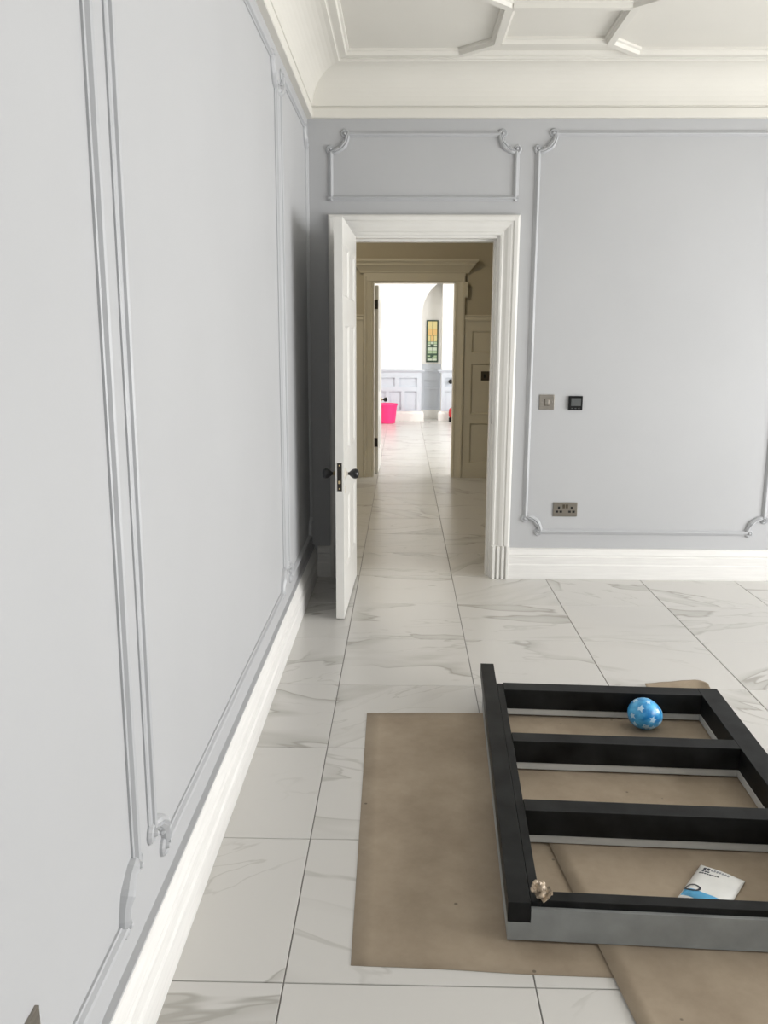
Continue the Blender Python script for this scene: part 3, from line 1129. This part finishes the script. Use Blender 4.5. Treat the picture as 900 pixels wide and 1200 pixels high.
rs = random.Random(3)
stars = [(-.45, -.62, .62), (.18, -.92, .05), (.55, -.62, .50), (-.85, -.5, .1), (-.15, -.85, -.50), (.72, -.68, -.28), (.25, -.80, -.62), (.05, -.35, .95),
         (.95, -.1, .3), (-.6, .1, .8), (-.5, .8, .2), (.4, .8, .3), (.2, .3, .95), (-.7, -.55, -.4), (.0, .9, -.3)]
for s_ in stars:
    d = Vector(s_).normalized()
    # direction given in world-like axes: bring into egg axes
    d = bax.transposed() @ d
    e1 = d.orthogonal().normalized()
    e2 = d.cross(e1)
    a0 = rs.uniform(0, 6.28)
    sz = rs.uniform(.20, .30)
    bm = bmesh.new()
    cv = bm.verts.new(egg_pt(d, .012))
    ring, low = [], []
    for i in range(10):
        rr = (sz if i % 2 == 0 else sz * .55) * rs.uniform(.7, 1.15)
        a = a0 + i * math.pi / 5
        dd = d + e1 * rr * math.cos(a) + e2 * rr * math.sin(a)
        ring.append(bm.verts.new(egg_pt(dd, .010)))
        low.append(bm.verts.new(egg_pt(dd, -.01)))
    for i in range(10):
        j = (i + 1) % 10
        bm.faces.new((cv, ring[i], ring[j]))
        bm.faces.new((ring[i], low[i], low[j], ring[j]))
    link('star_mark', fin(bm), M_star, ball)

# ------------------------------------------------------------------ white packet
M_pack = paint('white_packet_film', (.78, .78, .76), .38, .04, 14, .3, 25)
M_packb = paint('packet_blue_print', (.10, .42, .72), .38, .25, 20)
M_ink = paint('packet_ink', (.03, .035, .05), .6, .1, 20)
M_inkg = paint('packet_pale_ink', (.30, .31, .33), .6, .1, 20)
pk = tag(empty('wipes_packet', (.872, 2.148, .0078), R(-37)), 'white and blue printed packet lying on kraft paper inside the frame', 'packet')
PW, PL = .124, .19


def pk_z(u, v):
    a = max(0, 1 - (2 * u - 1) ** 4) * max(0, 1 - (2 * v - 1) ** 6)
    return .002 + .017 * a + .0012 * math.sin(9 * u + 3 * v) * a + .001 * math.sin(17 * v - 5 * u) * a


def pk_patch(name, u0, u1, v0, v1, mat, lift, n=10):
    bm = bmesh.new()
    gt, gb = [], []
    for j in range(n + 1):
        rt_, rb_ = [], []
        for i in range(n + 1):
            u, v = u0 + (u1 - u0) * i / n, v0 + (v1 - v0) * j / n
            x, y = (u - .5) * PW, (v - .5) * PL
            rt_.append(bm.verts.new((x, y, pk_z(u, v) + lift)))
            rb_.append(bm.verts.new((x, y, 0.0 if lift == 0 else pk_z(u, v) - .0004)))
        gt.append(rt_)
        gb.append(rb_)
    for j in range(n):
        for i in range(n):
            bm.faces.new((gt[j][i], gt[j][i + 1], gt[j + 1][i + 1], gt[j + 1][i]))
            bm.faces.new((gb[j][i], gb[j + 1][i], gb[j + 1][i + 1], gb[j][i + 1]))
    for k in range(n):
        bm.faces.new((gt[0][k], gb[0][k], gb[0][k + 1], gt[0][k + 1]))
        bm.faces.new((gt[n][k], gt[n][k + 1], gb[n][k + 1], gb[n][k]))
        bm.faces.new((gt[k][0], gt[k + 1][0], gb[k + 1][0], gb[k][0]))
        bm.faces.new((gt[k][n], gb[k][n], gb[k + 1][n], gt[k + 1][n]))
    return link(name, fin(bm), mat, pk, smooth=lift == 0)


pk_patch('packet_body', 0, 1, 0, 1, M_pack, 0, 24)
pk_patch('blue_print', .03, .97, .06, .21, M_packb, .0004, 12)
pk_patch('heading_print', .14, .20, .80, .87, M_ink, .0005, 3)
pk_patch('heading_print', .22, .28, .80, .87, M_ink, .0005, 3)
for k in range(7):
    pk_patch('heading_print', .31 + k * .06, .352 + k * .06, .805 + .004 * (k % 2), .86, M_inkg, .0005, 3)
for k in range(3):
    pk_patch('small_print', .14 + k * .06, .185 + k * .06, .745, .775, M_ink, .0005, 2)
for k in range(8):
    pk_patch('small_print', .10 + k * .057, .145 + k * .057, .69, .718, M_ink, .0005, 2)
bm = bmesh.new()
for (ra, rb_, lift) in ((.022, .016, .0012),):
    n = 24
    vs = []
    for rr in (ra, rb_):
        vs.append([])
        for i in range(n):
            a = 2 * math.pi * i / n
            u, v = .19 + rr * math.cos(a) / PW, .25 + rr * .8 * math.sin(a) / PL
            vs[-1].append(bm.verts.new(((u - .5) * PW, (v - .5) * PL, pk_z(u, v) + lift)))
    for i in range(n):
        j = (i + 1) % n
        bm.faces.new((vs[0][i], vs[0][j], vs[1][j], vs[1][i]))
link('round_emblem', fin(bm), M_ink, pk)

# ------------------------------------------------------------------ crumpled wrapper in the frame corner
cw = bmesh.new()
bmesh.ops.create_icosphere(cw, subdivisions=4, radius=1)
rw = random.Random(11)
dirs = [Vector((rw.uniform(-1, 1), rw.uniform(-1, 1), rw.uniform(-1, 1))).normalized() for _ in range(46)]
amp_ = [rw.uniform(.62, 1.15) for _ in dirs]
for v in cw.verts:
    d = v.co.normalized()
    i = max(range(len(dirs)), key=lambda k: d.dot(dirs[k]))
    s2 = sorted((d.dot(x) for x in dirs), reverse=True)
    ridge = (s2[0] - s2[1])
    rr = amp_[i] * (1 - .9 * max(0, .12 - ridge)) - .25 * (1 - s2[0]) * 4
    v.co = Vector((d.x * .023, d.y * .027, d.z * .024)) * max(.4, rr)
zm = min(v.co.z for v in cw.verts)
for v in cw.verts:
    v.co.z -= zm
M_wrap = paint('crumpled_pale_foil', (.40, .32, .235), .38, .75, 55, .4, 80, metal=.15)
wr_ = link('wrapper_ball', fin(cw), M_wrap, None, (.357, 1.949, .1155))
tag(wr_, 'small crumpled pale foil wrapper on the corner of the black frame', 'wrapper')
bm = bmesh.new()
for k in range(5):
    a = -1.2 + k * .55
    p0 = Vector((.006 * math.cos(a), -.010 + .006 * math.sin(a), .012))
    p1 = p0 + Vector((.026 * math.cos(a), .022 * math.sin(a), rw.uniform(.0, .012)))
    sd = Vector((-math.sin(a), math.cos(a), rw.uniform(-.4, .4))) * .007
    vs = [bm.verts.new(p) for p in (p0 - sd * .5, p1 - sd, p1 + sd + Vector((0, 0, .006)), p0 + sd * .5)]
    vs2 = [bm.verts.new(v.co + Vector((0, 0, .0012))) for v in vs]
    bm.faces.new(vs)
    bm.faces.new(vs2[::-1])
    for i in range(4):
        j = (i + 1) % 4
        bm.faces.new((vs[i], vs2[i], vs2[j], vs[j]))
link('foil_flap', fin(bm), M_wrap, wr_)
